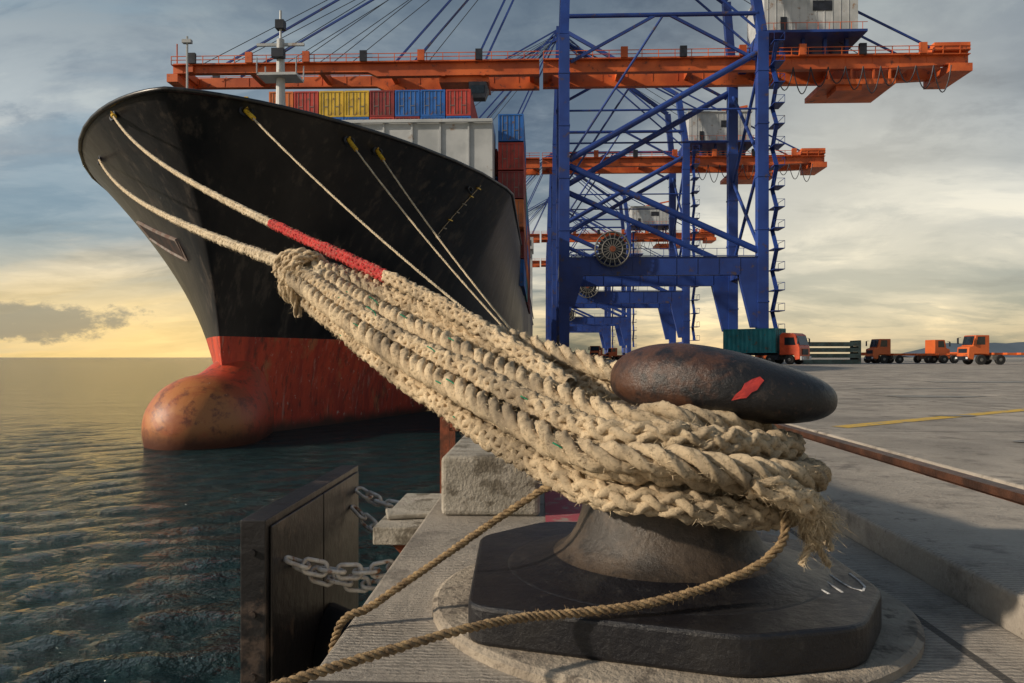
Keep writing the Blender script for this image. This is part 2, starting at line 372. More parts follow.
cam=bpy.data.cameras.new('camera'); co=bpy.data.objects.new('camera',cam); COL.objects.link(co)
co.location=(0,0,.9); co.rotation_euler=(R(90),0,R(2.09)); cam.lens=27; cam.sensor_width=36
cam.shift_y=15.5/1024; cam.clip_end=20000; cam.clip_start=.05; scn.camera=co

SEA=-3.0; QX=-.65; SLAB=.13; STEP=1.55
# ------------------------------------------------------------------ sea
def grow(d0,gf,n,lim):
    a=[0.]; d=d0
    while a[-1]<lim: a.append(a[-1]+d); d*=gf
    return np.array(a)
ys=np.concatenate([[-40,-10],2+grow(.09,1.0125,0,7000)]); xs=np.concatenate([(-(QX*-1)+.1-grow(.09,1.0125,0,7000))[::-1],[30,7000]])
GX,GY=np.meshgrid(xs,ys); ZZ=np.zeros_like(GX)
cell=np.maximum(np.gradient(xs)[None,:]*np.ones_like(GX),np.gradient(ys)[:,None]*np.ones_like(GX))
NW=44
for i in range(NW):
    lam=.30*(7**(i/(NW-1))); th=R(-55)+rng.normal()*1.1; k=2*math.pi/lam
    amp=.0145*lam*rng.uniform(.5,1.1)*(.4 if lam>1.3 else 1)
    fade=np.clip(lam/cell/4-.6,0,1)
    ph=k*(GX*math.cos(th)+GY*math.sin(th))+rng.uniform(0,6.28)+1.2*np.sin(GX*.31*(1+i%3)+i)+1.2*np.sin(GY*.27*(1+i%4)+2*i)
    ZZ+=amp*fade*(1-2*np.abs(np.sin(ph/2))**1.3 if i%2 else np.sin(ph))*.9
ZZ+=SEA-.03
nx,ny=len(xs),len(ys)
V=np.stack([GX,GY,ZZ],-1).reshape(-1,3)
idx=np.arange(nx*ny).reshape(ny,nx)
F=np.stack([idx[:-1,:-1],idx[:-1,1:],idx[1:,1:],idx[1:,:-1]],-1).reshape(-1,4)
me=bpy.data.meshes.new('sea'); me.from_pydata(V.tolist(),[],F.tolist()); me.materials.append(M['water'])
me.polygons.foreach_set('use_smooth',[True]*len(me.polygons)); ob=bpy.data.objects.new('sea',me); COL.objects.link(ob); tag(ob,None,None,'structure')

# ------------------------------------------------------------------ quay
mb=MB()
y0,y1=-12,1400
mb.box((QX,y0,-6),(STEP,y1,0),'ground'); mb.box((STEP,y0,-6),(2.52,y1,SLAB),'ground')
mb.box((2.52,y0,-6),(2.88,y1,.03),'ground'); mb.box((2.88,y0,-6),(1800,y1,SLAB),'ground')
finish(mb,'quay',kind='structure',bevel=.018)
mb=MB()
a=Vector((3.75,8.9)); b=Vector((7.9,12.1)); d=(b-a).normalized(); n_=Vector((-d.y,d.x))*.11; b2=a+d*16; a=a-d*.6
mb.add([(a.x-n_.x,a.y-n_.y,SLAB+.004),(b2.x-n_.x,b2.y-n_.y,SLAB+.004),(b2.x+n_.x,b2.y+n_.y,SLAB+.004),(a.x+n_.x,a.y+n_.y,SLAB+.004)],[(0,1,2,3)],'yline')
finish(mb,'yellow_line',kind='structure',recalc=False)
mb=MB(); mb.box((.03,3.75,.0035),(.62,9.5,.005),'pink'); finish(mb,'red_ground_paint',kind='structure')
mb=MB()
for (cx,cy,rx,ry) in ((7.6,15.2,.9,.35),(4.6,7.1,.28,.16),(14,24,2.5,.6),(9,19,1.5,.3),(5.4,10.2,.3,.12)):
    n=28
    vs=[(cx+rx*(1+.2*math.sin(3*q+cx))*math.cos(q),cy+ry*(1+.2*math.cos(2*q+cy))*math.sin(q),SLAB+.008) for q in [2*math.pi*i/n for i in range(n)]]
    mb.add(vs,[tuple(range(n))],'patch')
finish(mb,'damp_ground_patches',kind='structure',recalc=False)
mb=MB(); x=2.70
mb.prism([(x-.10,.031),(x+.10,.031),(x+.10,.045),(x+.02,.055),(x+.02,.085),(x+.05,.095),(x+.05,.145),(x-.05,.145),(x-.05,.095),(x-.02,.085),(x-.02,.055),(x-.10,.045)],y0,1000,'rail')
r_=finish(mb,'crane_rail',label='rusty brown steel crane rail set into the quay slab',cat='rail')
mb=MB(); n=70; vs=[]
for i in range(n+1):
    xx=1270+i*40; t=i/n; h=5+78*(1-math.exp(-t*16))*(.68+.22*math.sin(t*23+.3)+.12*math.sin(t*51)+.05*math.sin(t*131))
    vs+= [(xx,2600,-4),(xx,2750,max(h,3)),(xx,3100,-4)]
mb.add(vs,[f for i in range(n) for f in ((3*i,3*i+3,3*i+4,3*i+1),(3*i+1,3*i+4,3*i+5,3*i+2))],'hill')
finish(mb,'hills',kind='structure',smooth=True)

# ------------------------------------------------------------------ foreground block, ladder, fender
mb=MB(); mb.box((-.56,4.32,0),(0,6.9,.34),'block')
finish(mb,'concrete_block',label='rough grey concrete kerb block on the quay edge',cat='concrete block',bevel=.03)
lad=empty('boarding_ladder',(QX,7.4,0),'rusty red steel quay ladder with hoop handles','ladder')
for i,xx in enumerate((-.92,-.50)):
    mb=MB(); mb.beam((xx,7.4,-2.8),(xx,7.4,.52),.09,.04,'rust'); mb.beam((xx,7.4,.52),(xx,7.9,.52),.09,.04,'rust'); mb.beam((xx,7.9,.53),(xx,7.9,0 if xx>QX else -.3),.09,.04,'rust')
    finish(mb,'stile' if i==0 else 'stile.001',lad)
for i in range(10):
    mb=MB(); mb.tube((-.92,7.4,.2-i*.3),(-.5,7.4,.2-i*.3),.016,'rust'); finish(mb,'rung' if i==0 else 'rung.%03d'%i,lad)

def make_fender(Y0):
    e=empty('quay_fender',(QX,Y0+1.25,-1.4),'worn black-brown quay fender panel on a rubber cone','fender','fenders along the quay wall')
    mb=MB(); mb.box((-1.84,Y0,-2.75),(-1.68,Y0+2.4,-.10),'fender'); 
    mb.box((-1.679,Y0+.06,-2.69),(-1.662,Y0+1.19,-.15),'fender'); mb.box((-1.679,Y0+1.21,-2.69),(-1.662,Y0+2.34,-.15),'fender')
    finish(mb,'panel',e,bevel=.02)
    for i in range(7):
        mb=MB(); mb.tube((-1.76,Y0-.018,-.3-.38*i),(-1.76,Y0+.01,-.3-.38*i),.022,'fender',8); finish(mb,'bolt' if i==0 else 'bolt.%03d'%i,e)
    mb=MB(); prof=[(.62,0),(.60,.08),(.46,.25),(.40,.5),(.38,.8),(.46,1.0)]
    mb.lathe([(r,-z) for r,z in prof],(QX-.002,Y0+1.3,-1.5),'rubber',28,'x'); finish(mb,'rubber_cone',e,smooth=True)
    return e
fend=make_fender(4.65)
for yy in (18,32): copy_thing(fend,(QX,yy+1.25,-1.4))
mb=MB(); mb.box((-1.12,5.1,-.36),(QX-.003,6.4,-.24),'block'); mb.prism([(-1.05,-.36),(QX-.003,-.36),(QX-.003,-.8)],5.25,5.35,'rust'); mb.prism([(-1.05,-.36),(QX-.003,-.36),(QX-.003,-.8)],6.1,6.2,'rust')
mb.box((-1.1,5.35,-.235),(-.75,5.6,-.20),'block',Matrix.Rotation(R(14),3,'Z'))
finish(mb,'wall_bracket',label='pale plank shelf on rusty brackets fixed to the quay wall',cat='bracket',bevel=.012)

def chain(a,b,sag,name,label):
    a=Vector(a);b=Vector(b); mb=MB(); L=(b-a).length; pit=.115; n=max(2,int(L*1.08/pit))
    def P(t): return a+(b-a)*t-Vector((0,0,4*sag*t*(1-t)))
    for i in range(n):
        t=(i+.5)/n; c=P(t); tg=(P(min(1,t+.02))-P(max(0,t-.02))).normalized()
        s=tg.cross(Vector((0,0,1))).normalized(); u=s.cross(tg)
        if i%2: s,u=u,s
        s=(s+u*random.uniform(-.3,.3)).normalized()
        pts=[]
        for j in range(16):
            q=2*math.pi*j/16; cx=math.cos(q); sy=math.sin(q)
            pts.append(c+tg*(cx*.037+(.045 if cx>0 else -.045))+s*sy*.046)
        mb.sweep(pts,.0155,'chain',6,True)
    return finish(mb,name,label=label,cat='chain',smooth=True,group='fender chains')
cl='pale galvanised chain from the fender panel to the quay wall'
chain((-1.64,4.95,-.42),(-.9,5.2,-.5),.07,'fender_chain',cl)
chain((-1.64,5.1,-.50),(-.75,5.35,-.62),.10,'fender_chain.001',cl)
chain((-1.64,6.9,-.30),(-.95,6.6,-.38),.08,'fender_chain.002',cl)
chain((-1.64,6.7,-.42),(-.95,6.4,-.72),.08,'fender_chain.003',cl)

# ------------------------------------------------------------------ bollards
BC=(.45,2.8)
def rounded(poly,r=.12,n=5):
    out=[]; m=len(poly)
    for i in range(m):
        p=Vector(poly[i]); a=Vector(poly[i-1]); b=Vector(poly[(i+1)%m])
        da=(a-p); db=(b-p); ra=min(r,da.length*.45); rb=min(r,db.length*.45); A=p+da.normalized()*ra; B=p+db.normalized()*rb
        for j in range(n+1):
            t=j/n; out.append(tuple((1-t)**2*A+2*t*(1-t)*p+t*t*B))
    return out
def make_bollard():
    e=empty('mooring_bollard',(BC[0],BC[1],0),'black worn cast iron mooring bollard wrapped in thick ropes','bollard','mooring bollards along the quay')
    poly=rounded([(-.22,2.30),(.55,2.07),(.90,2.16),(1.10,2.50),(1.10,3.12),(.82,3.46),(.02,3.50),(-.25,3.2)],.075)
    mb=MB(); mb.prism(poly,.035,.155,'bbase','z'); finish(mb,'base_plate',e,bevel=.014)
    mb=MB(); mb.lathe([(.60,.151),(.55,.157),(.49,.167),(.44,.182),(.40,.200)],(BC[0],BC[1],0),'bbase',56)
    mb.lathe([(.402,.199),(.372,.216),(.342,.245),(.318,.285),(.300,.34),(.282,.42),(.27,.55),(.26,.66),(.27,.73)],(BC[0],BC[1],0),'bneck',56)
    finish(mb,'neck',e,smooth=True,weld=.003)
    mb=MB(); nu,nv=56,28; vs=[]
    def spw(v,p): return math.copysign(abs(v)**p,v)
    for j in range(nv+1):
        ph=-math.pi/2+math.pi*j/nv
        for i in range(nu):
            th=2*math.pi*i/nu
            x=spw(math.cos(ph),.72)*spw(math.cos(th),.92); y=spw(math.cos(ph),.72)*spw(math.sin(th),.92); z=spw(math.sin(ph),.80)
            u_=x*.5+.5; hump=1.10+.12*math.sin(math.pi*min(1,u_*1.4))-.42*u_**1.6
            X_=.630+.372*x; Y_=2.74+.27*y*(1-.12*x)-.08*x
            Z_=.782+z*.140*(hump if z>0 else .74)-.028*x
            vs.append((X_,Y_,Z_))
    fs=[(j*nu+i,j*nu+(i+1)%nu,(j+1)*nu+(i+1)%nu,(j+1)*nu+i) for j in range(nv) for i in range(nu)]
    mb.add(vs,fs,'bhead'); hd=finish(mb,'head',e,smooth=True)
    return e,hd
boll,bhead=make_bollard()
me=bhead.data; off=Vector(boll.location)
bm=bmesh.new(); bm.from_mesh(me)
bvh=BVHTree.FromBMesh(bm)
mb=MB()
def onhead(x,z):
    loc,n,_,_=bvh.ray_cast(Vector((x,1.5,z))-off,Vector((0,1,0)))
    if loc is None: loc,n,_,_=bvh.find_nearest(Vector((x,2.5,z))-off)
    return loc+off+n*.004
poly2=[(.610,.762),(.622,.781),(.640,.796),(.650,.815),(.676,.829),(.700,.836),(.712,.824),(.700,.812),(.688,.795),(.672,.788),(.655,.770),(.636,.768)]
cx_,cz_=.662,.802; m2=len(poly2); vs=[onhead(cx_,cz_)]
for f_ in (.33,.66,1.0): vs+=[onhead(cx_+(x_-cx_)*f_,cz_+(z_-cz_)*f_) for x_,z_ in poly2]
fs=[(0,i+1,(i+1)%m2+1) for i in range(m2)]+[(1+r_i*m2+i,1+(r_i+1)*m2+i,1+(r_i+1)*m2+(i+1)%m2,1+r_i*m2+(i+1)%m2) for r_i in (0,1) for i in range(m2)]
mb.add(vs,fs,'redmark'); finish(mb,'paint_scrape',boll,label='red paint scrape',recalc=False)
bm.free()
mb=MB()
def chalkline(pts):
    for a,b in zip(pts[:-1],pts[1:]): mb.beam((a[0],a[1],.1565),(b[0],b[1],.1565),.007,.002,'chalk')
ox,oy=.955,2.50
def sc(l): chalkline([(ox+px_*1.2,oy+py_*1.8) for px_,py_ in l])
sc([(-.10,-.02),(-.085,.03),(-.07,.08),(-.055,.03),(-.04,-.03)]); sc([(-.085,.02),(-.055,.022)])
sc([(-.01,.09),(-.004,.03),(0,-.02)]); sc([(.03,.09),(.032,.04),(.04,.01),(.06,-.01),(.08,.015),(.087,.05),(.09,.1)]); sc([(-.03,.115),(.0,.12),(.02,.11)])
finish(mb,'chalk_mark',boll,recalc=False)
src_children=[c for c in boll.children if c.name.split('.')[0] in('base_plate','neck','head')]
for yy in (22,30,41):
    e=boll.copy(); COL.objects.link(e); e.location=(BC[0]-.15,yy,0); e['label']='black cast iron mooring bollard further along the quay'
    for ch in src_children: c=ch.copy(); COL.objects.link(c); c.parent=e
mb=MB(); mb.lathe([(.84,-.02),(.84,.025),(.82,.036)],(BC[0],BC[1]+.02,0),'pad',72)
finish(mb,'bollard_pad',label='round pale concrete pad under the black bollard',cat='concrete pad')

# ------------------------------------------------------------------ ropes
def spline(ctrl,step):
    P=[np.array(p,float) for p in ctrl]; P=[2*P[0]-P[1]]+P+[2*P[-1]-P[-2]]; out=[]
    for i in range(1,len(P)-2):
        p0,p1,p2,p3=P[i-1:i+3]; n=max(4,int(np.linalg.norm(p2-p1)/.03))
        for j in range(n):
            t=j/n; out.append(.5*((2*p1)+(-p0+p2)*t+(2*p0-5*p1+4*p2-p3)*t*t+(-p0+3*p1-3*p2+p3)*t**3))
    out.append(P[-2]); out=np.array(out)
    s=np.concatenate([[0],np.cumsum(np.linalg.norm(np.diff(out,axis=0),axis=1))])
    ns=np.arange(0,s[-1],step); return np.stack([np.interp(ns,s,out[:,k]) for k in range(3)],1),ns
def frame(P):
    T=np.gradient(P,axis=0); T/=np.linalg.norm(T,axis=1)[:,None]+1e-9
    N=np.zeros_like(P); n=np.cross(T[0],[0,0,1]); n/=np.linalg.norm(n)+1e-9
    for i in range(len(P)):
        n=n-T[i]*np.dot(n,T[i]); n/=np.linalg.norm(n)+1e-9; N[i]=n
    return T,N,np.cross(T,N)
def nrm(a): return a/(np.linalg.norm(a,axis=-1,keepdims=True)+1e-9)
def hairs(mb,p,dr,L,wd,k,curl=.3,droop=.3):
    n=len(p); dr=nrm(dr); wv=nrm(np.cross(dr,rng.normal(size=(n,3))))*wd
    bend=rng.normal(size=(n,3))*curl
    e1=p+dr*L[:,None]*.5; d2=nrm(dr+bend+np.array([0,0,-droop])); e2=e1+d2*L[:,None]*.35; d3=nrm(d2+bend*.8+np.array([0,0,-droop])); e3=e2+d3*L[:,None]*.3
    o=len(mb.v); vv=np.stack([p-wv,p+wv,e1+wv*.8,e1-wv*.8,e2+wv*.6,e2-wv*.6,e3],1).reshape(-1,3); mb.v+=vv.tolist()
    b=o+7*np.arange(n); fs=np.stack([b,b+1,b+2,b+3],1).tolist(); f2=np.stack([b+3,b+2,b+4,b+5],1).tolist(); f3=np.stack([b+5,b+4,b+6],1).tolist()
    mb.f+= [tuple(q) for q in fs+f2+f3]; mb.m+=[mb.mi(k)]*(3*n)
def rope_mesh(mb,ctrl,Rr,k,style='plait',step=.014,pitch=None,sides=6,fuzz=0,wob=.0,matfun=None,flen=.03,fib='fibre',irr=1.0,yarn=0):
    P,s=spline(ctrl,step)
    if wob:
        for a in range(3):
            P[:,a]+=wob*sum(np.sin(s*f+rng.uniform(0,6.28))*A for f,A in ((2.3,.6),(5.1,.4),(9.7,.2)))
    T,N,B=frame(P); m=len(P)
    sw=s+.03*irr*np.sin(s*4.3+rng.uniform(0,6))+.015*irr*np.sin(s*11+rng.uniform(0,6))
    Re=Rr*(1+.06*irr*np.sin(s*3.1+rng.uniform(0,6))+.04*irr*np.sin(s*8.3+rng.uniform(0,6)))
    if style=='plait':
        pitch=pitch or Rr*8.5; w=2*math.pi/pitch; strands=[]
        for i in range(4):
            for sg in (1,-1):
                th=i*math.pi/2+sg*w*sw; r=Re*(.58+sg*.13*np.cos(4*w*sw))
                strands.append((th,r,Rr*.38,sg))
    elif style=='twist':
        pitch=pitch or Rr*7; w=2*math.pi/pitch
        strands=[(i*2*math.pi/3+w*sw,Re*.54,Rr*.50,1) for i in range(3)]
    ks=mb.mi(k)
    for th,r,tr,sg in strands:
        th=th+.12*irr*np.sin(s*7+rng.uniform(0,6))+.07*irr*np.sin(s*17+rng.uniform(0,6)); r=r*(1+.10*irr*np.sin(s*13+rng.uniform(0,6)))
        trv=tr*(1+.10*irr*np.sin(s*9+rng.uniform(0,6))+.07*irr*np.sin(s*31+rng.uniform(0,6))+.03*rng.normal(size=m))
        C=P+r[:,None]*(np.cos(th)[:,None]*N+np.sin(th)[:,None]*B)
        q=np.arange(sides)/sides*2*math.pi
        lump=1+.05*irr*rng.normal(size=(m,sides))
        if yarn: lump=lump+.15*np.cos(3*q[None,:]-sg*(2*math.pi/(yarn))*s[:,None]+rng.uniform(0,6))
        ring=C[:,None,:]+(trv[:,None]*lump)[:,:,None]*(np.cos(q)[None,:,None]*N[:,None,:]+np.sin(q)[None,:,None]*B[:,None,:])
        o=len(mb.v); mb.v+=ring.reshape(-1,3).tolist()
        ii=np.arange(m-1)[:,None]*sides; jj=np.arange(sides)[None,:]; j2=(jj+1)%sides
        f=np.stack([ii+jj,ii+j2,ii+sides+j2,ii+sides+jj],-1).reshape(-1,4)+o
        mb.f+=[tuple(x) for x in f.tolist()]
        if matfun is None: mb.m+=[ks]*len(f)
        else:
            mm=[mb.mi(matfun(v)) for v in s[:-1]]; mb.m+=[a for a in mm for _ in range(sides)]
    nh=int(fuzz*s[-1])
    if nh:
        pos=rng.uniform(0,1,nh*3); keep=(np.sin(pos*s[-1]*6+rng.uniform(0,6))+np.sin(pos*s[-1]*15))*.3+.5>rng.uniform(0,1,nh*3); pos=pos[keep][:nh]; nh=len(pos)
        i=(2+pos*(m-4)).astype(int); q=rng.uniform(0,6.28,nh); d=np.cos(q)[:,None]*N[i]+np.sin(q)[:,None]*B[i]; p=P[i]+d*Rr*rng.uniform(.70,.98,nh)[:,None]
        dr=d*rng.uniform(.05,.65,nh)[:,None]+T[i]*rng.normal(size=nh)[:,None]*1.4+rng.normal(size=(nh,3))*.35
        hairs(mb,p,dr,flen*rng.uniform(.3,1.3,nh)**1.6,.0007,fib,.6,.25)
    return P,s
J=np.array([-1.62,5.20,1.47])
def lerp(a,b,t): return a+(b-a)*t
# radius, z left-front, z front, z right, z back, junction offset (side,z), style
loops=[(.320,.715,.685,.665,.71, .06, .06,'twist'),
       (.325,.610,.580,.555,.61, .05,-.03,'plait'),
       (.425,.675,.625,.590,.65,-.04, .03,'plait'),
       (.420,.570,.520,.485,.55,-.05,-.07,'twist'),
       (.335,.505,.470,.450,.50, .04,-.12,'plait'),
       (.505,.615,.545,.500,.58,-.11,-.02,'twist'),
       (.425,.470,.410,.380,.47,-.03,-.16,'plait')]
side=np.array([.76,.64,0.])
for li,(rho,zf,zm,zr,zb,jo,jz,stl) in enumerate(loops):
    def W(a,z,f=1): return np.array([BC[0]+rho*f*math.cos(R(a)),BC[1]+rho*f*math.sin(R(a)),z])
    Ff=W(-138,zf); Fb=W(48,zb)
    jf=J+side*jo+np.array([0,0,jz]); jb=J+side*(jo*.6+.10)+np.array([0,0,.03+jz*.5+.012*li])
    ctrl=[jf+np.array([-.08,.10,.03]),jf]
    for t in (.25,.5,.75): ctrl.append(lerp(jf,Ff,t)+np.array([0,0,-.20*t*(1-t)])+rng.normal(size=3)*.007)
    ctrl+= [Ff,W(-100,(zf+zm)/2+.01),W(-65,zm),W(-30,(zm+zr)/2-.01,1.01),W(5,zr,.99),W(30,(zr+zb)/2)]
    ctrl+= [Fb]
    for t in (.3,.55,.8): ctrl.append(lerp(Fb,jb,t)+np.array([0,0,-.08*t*(1-t)])+rng.normal(size=3)*.010)
    ctrl+= [jb,jb+np.array([-.10,.12,.02])]
    mb=MB()
    if stl=='twist': rope_mesh(mb,ctrl,.047,'rope','twist',step=.008,fuzz=1100,wob=.005,flen=.020,irr=.8,sides=12,yarn=.065,pitch=.30)
    else: rope_mesh(mb,ctrl,.047,'rope','plait',step=.008,fuzz=1300,wob=.005,flen=.021,irr=.95,sides=8,yarn=.055,pitch=.38)
    for _ in range(4):
        t=random.uniform(.2,1); p=lerp(jf,Ff,t)+np.array([-.025,-.045,-.02+random.uniform(-.02,.04)]); mb.sweep([p,p+np.array([.02,-.008,-.01]),p+np.array([.045,-.0,-.03]),p+np.array([.05,.0,-.05])],.0028,'ropegreen',4)
    finish(mb,'mooring_rope_loop',label='frayed cream plaited mooring rope looped around the bollard neck',cat='rope',smooth=True,group='ropes looped on the bollard',recalc=False)
mb=MB()
rope_mesh(mb,[(.62,2.31,.53),(.76,2.34,.48),(.86,2.45,.42),(.89,2.51,.36)],.042,'rope','plait',step=.008,fuzz=2200,flen=.028,irr=1.1,sides=8,yarn=.06)
n=3600; t=rng.uniform(0,1,n)[:,None]; p=np.array([.82,2.41,.45])*(1-t)+np.array([.90,2.51,.36])*t+rng.normal(size=(n,3))*np.array([.022,.02,.022])
d=np.array([.15,-.05,-.85])+rng.normal(size=(n,3))*.55+(t-.5)*np.array([.5,0,.1])
hairs(mb,p,d,rng.uniform(.02,.075,n)*(.5+.6*t[:,0]),.0008,'fibre',1.1,.4)
for _ in range(8):
    p=np.array([.88,2.49,.38])+rng.normal(size=3)*.018; dd=np.array([.15,-.05,-.95])+rng.normal(size=3)*.35
    c_=[p,p+dd*.035,p+dd*.06+rng.normal(size=3)*.012,p+dd*.085+rng.normal(size=3)*.018]
    rope_mesh(mb,c_,.011,'rope','twist',step=.005,fuzz=2500,flen=.018,irr=1)
finish(mb,'frayed_rope_end',label='frayed cream rope end hanging beside the bollard neck',cat='rope',smooth=True,recalc=False)
dirn=np.array([BC[0],BC[1]-.2,.6])-J; dirn/=np.linalg.norm(dirn); s1=np.cross(dirn,[0,0,1]); s1/=np.linalg.norm(s1); u1=np.cross(s1,dirn)
mb=MB(); ct=[]
for i in range(30):
    q=i/30*2*math.pi*3.0; c_=J+dirn*(-.14+.28*i/30)+np.array([0,0,-.03]); ct.append(c_+(s1*math.cos(q)*.13+u1*math.sin(q)*.155)*(1+.10*math.sin(i*1.7)))
rope_mesh(mb,ct,.038,'rope','plait',step=.010,fuzz=1500,flen=.03,irr=1.3,sides=8,yarn=.06)
for dx in (0,.09):
    ct=[J+np.array([-.05+dx,-.11-dx,.02]),J+np.array([-.04+dx,-.17-dx,-.09]),J+np.array([.0+dx,-.16-dx,-.21+dx]),J+np.array([.01+dx*1.3,-.13-dx,-.31+dx])]
    rope_mesh(mb,ct,.026,'rope','twist',step=.009,fuzz=3000,flen=.045,irr=1.5)
finish(mb,'splice_lashing',label='knotted cream rope splice joining ship line to bollard loops',cat='rope',smooth=True,recalc=False)

# ------------------------------------------------------------------ ship geometry functions
CX=-15.4; BW=13.5; ZT=11.9; LEN=205
def tz(z): return min(1,max(0,(z+3)/(ZT+3)))
def stem(z): return 36.9-5.9*tz(z)**2.2
def hb(d,z):
    k=tz(z)**1.7
    u=min(1,max(0,d/21)); bd=BW*(1-(1-u**.68)**1.34)
    u=min(1,max(0,d/44)); bw=BW*(1-(1-u**.96)**1.35)
    return (1-k)*bw+k*bd
def hullpt(Y_,z,side=1,out=0): return np.array([CX+side*(hb(Y_-stem(z),z)+out),Y_,z])
def sagline(a,b,sag,n=14):
    a=np.array(a,float);b=np.array(b,float); return [a+(b-a)*t-np.array([0,0,4*sag*t*(1-t)]) for t in np.linspace(0,1,n)]
B1=hullpt(33.2,11.55,-1,.12); B2=hullpt(38.2,10.9,-1,.12)
A1=np.array([-1.02,4.78,1.43]); 
c1=[(.12,3.12,.78),(-.25,3.72,1.02),(-.66,4.30,1.25)]+sagline(A1,B1,.42)
mb=MB(); rope_mesh(mb,c1,.043,'roperow','plait',step=.016,fuzz=350,sides=6,matfun=lambda s:('rope' if s<1.95 else 'ropered' if s<5.1 else 'roperow'),flen=.022,irr=1.2)
finish(mb,'bow_mooring_line',label='thick bow line with a red chafe section running to the ship',cat='rope',smooth=True,group='bow mooring lines',recalc=False)
A2=J+np.array([.05,-.02,.0]); c2=[J+dirn*.3]+sagline(A2,B2,.48)
mb=MB(); rope_mesh(mb,c2,.05,'roperow','plait',step=.018,fuzz=400,sides=6,flen=.028,irr=1.2)
finish(mb,'bow_mooring_line.001',label='pale plaited bow line spliced to the bollard ropes',cat='rope',smooth=True,group='bow mooring lines',recalc=False)
def shipline(Yh,zh,bY,n,dx=0):
    a=hullpt(Yh,zh,1,.1); b=(BC[0]-.15-.28+dx,bY,.55)
    mb=MB(); rope_mesh(mb,[(BC[0]-.15+.26,bY,.5),(BC[0]-.15,bY-.3,.52)]+sagline(b,a,.35),.05,'roperow','twist',step=.1,sides=5)
    finish(mb,'spring_mooring_line'+n,label='pale mooring line from the hull fairlead to a quay bollard',cat='rope',smooth=True,group='mooring lines from hull fairleads',recalc=False)
shipline(32.7,11.5,22,''); shipline(36.6,11.3,30,'.001'); shipline(38.2,11.2,30,'.002',.08)
for i,(ctrl,lab) in enumerate(([[(.20,2.42,.46),(.06,2.60,.47),(-.10,2.66,.37),(-.34,2.62,.21),(-.56,2.57,.065),(-.68,2.53,-.03),(-.70,2.52,-.5),(-.70,2.52,-1.4)],'thin brown cord running from the ropes over the quay edge'],
    [[(.76,2.42,.42),(.74,2.37,.34),(.64,2.31,.275),(.47,2.26,.222),(.30,2.22,.190),(.10,2.18,.175),(-.06,2.14,.172),(-.22,2.04,.170),(-.38,1.93,.158),(-.56,1.82,.135),(-.66,1.76,.11),(-.80,1.68,.02),(-.92,1.60,-.15)],'thin brown cord lying across the bollard base'])):
    mb=MB(); rope_mesh(mb,ctrl,.0135,'ropethin','twist',step=.005,sides=8,fuzz=700,flen=.014,pitch=.065,fib='ropethin',irr=.8)
    finish(mb,'thin_cord' if i==0 else 'thin_cord.001',label=lab,cat='rope',smooth=True,recalc=False)

# ------------------------------------------------------------------ ship
ship=empty('container_ship',(CX,120,SEA),'large container ship with black hull, red underwater paint and bulbous bow','ship')
mb=MB()
zs=[-5,-3.6,-2.6,-1.5,-.5,.6,1.9]+list(np.linspace(2.6,ZT,18))
sd=np.concatenate([[0,.03,.1,.22,.4,.65,1.0,1.4],np.linspace(1.9,24,46),np.linspace(26,70,18),[100,140,170,180,190,LEN-6,LEN]])
nS=len(sd)
for sgn in (1,-1):
    vs=[]
    for z in zs:
        for d_ in sd:
            b_=hb(d_,z)
            if d_>165: b_*=1-.5*((d_-165)/(LEN-165))**2*(1-.7*tz(z))
            vs.append((CX+sgn*b_,stem(z)+d_,z))
    base_o=len(mb.v); mb.v+=vs
    for j in range(len(zs)-1):
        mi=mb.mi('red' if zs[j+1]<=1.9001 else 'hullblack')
        for i in range(nS-1):
            f=(j*nS+i,j*nS+i+1,(j+1)*nS+i+1,(j+1)*nS+i)
            if sgn<0: f=f[::-1]
            mb.f.append(tuple(a+base_o for a in f)); mb.m.append(mi)
zd=10.7; vs=[]; 
for d_ in sd:
    b_=max(0,hb(d_,zd)-.05); vs+= [(CX-b_,stem(zd)+d_+.05,zd),(CX+b_,stem(zd)+d_+.05,zd)]
mb.add(vs,[(2*i,2*i+1,2*i+3,2*i+2) for i in range(nS-1)],'hullblack')
mb.box((CX-BW+.6,stem(5)+LEN-.6,-2),(CX+BW-.6,stem(5)+LEN,10.6),'hullblack')
finish(mb,'hull',ship,smooth=True,recalc=False,weld=.0005)
mb=MB(); ry=(31.04,31.12,31.25,31.5,31.8,32.2,32.8,33.6,34.6,36,38,40,43,46,50,52,60,90,150,220)
pr=[hullpt(y_,ZT,-1,.02) for y_ in ry[::-1]]+[np.array([CX,stem(ZT)-.03,ZT])]+[hullpt(y_,ZT,1,.02) for y_ in ry]
mb.sweep(pr,.11,'hullblack',8); finish(mb,'bulwark_rail',ship,smooth=True)
mb=MB(); n=44; vs=[]
st=[0,.02,.07,.15,.27,.42,.62,.85,1.15,1.5,2.0,2.6,3.2,4.0,4.8,5.6,6.5,8,10,13]
for s_ in st:
    q=min(1,s_/2.9); rr_=math.sqrt(max(0,1-(1-q)**2)); k_=max(0,(s_-3.0)/7); wd=2.45*rr_*(1-.62*min(1,k_)**1.3)
    up=2.40*rr_+ (0 if s_<3.0 else 1.0*min(1,(s_-3.0)/3.2)**2)
    for i in range(n):
        a_=2*math.pi*i/n; sn=math.sin(a_)
        vs.append((CX+wd*math.cos(a_),31.7+s_,-2.3+(up if sn>0 else 2.75*rr_)*sn))
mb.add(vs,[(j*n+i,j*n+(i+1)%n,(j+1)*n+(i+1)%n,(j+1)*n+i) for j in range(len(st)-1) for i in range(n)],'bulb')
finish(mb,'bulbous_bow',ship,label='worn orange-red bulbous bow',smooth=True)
mb=MB(); mb.box((CX-13,70,10.7),(-4.35,75.2,22.7),'white')
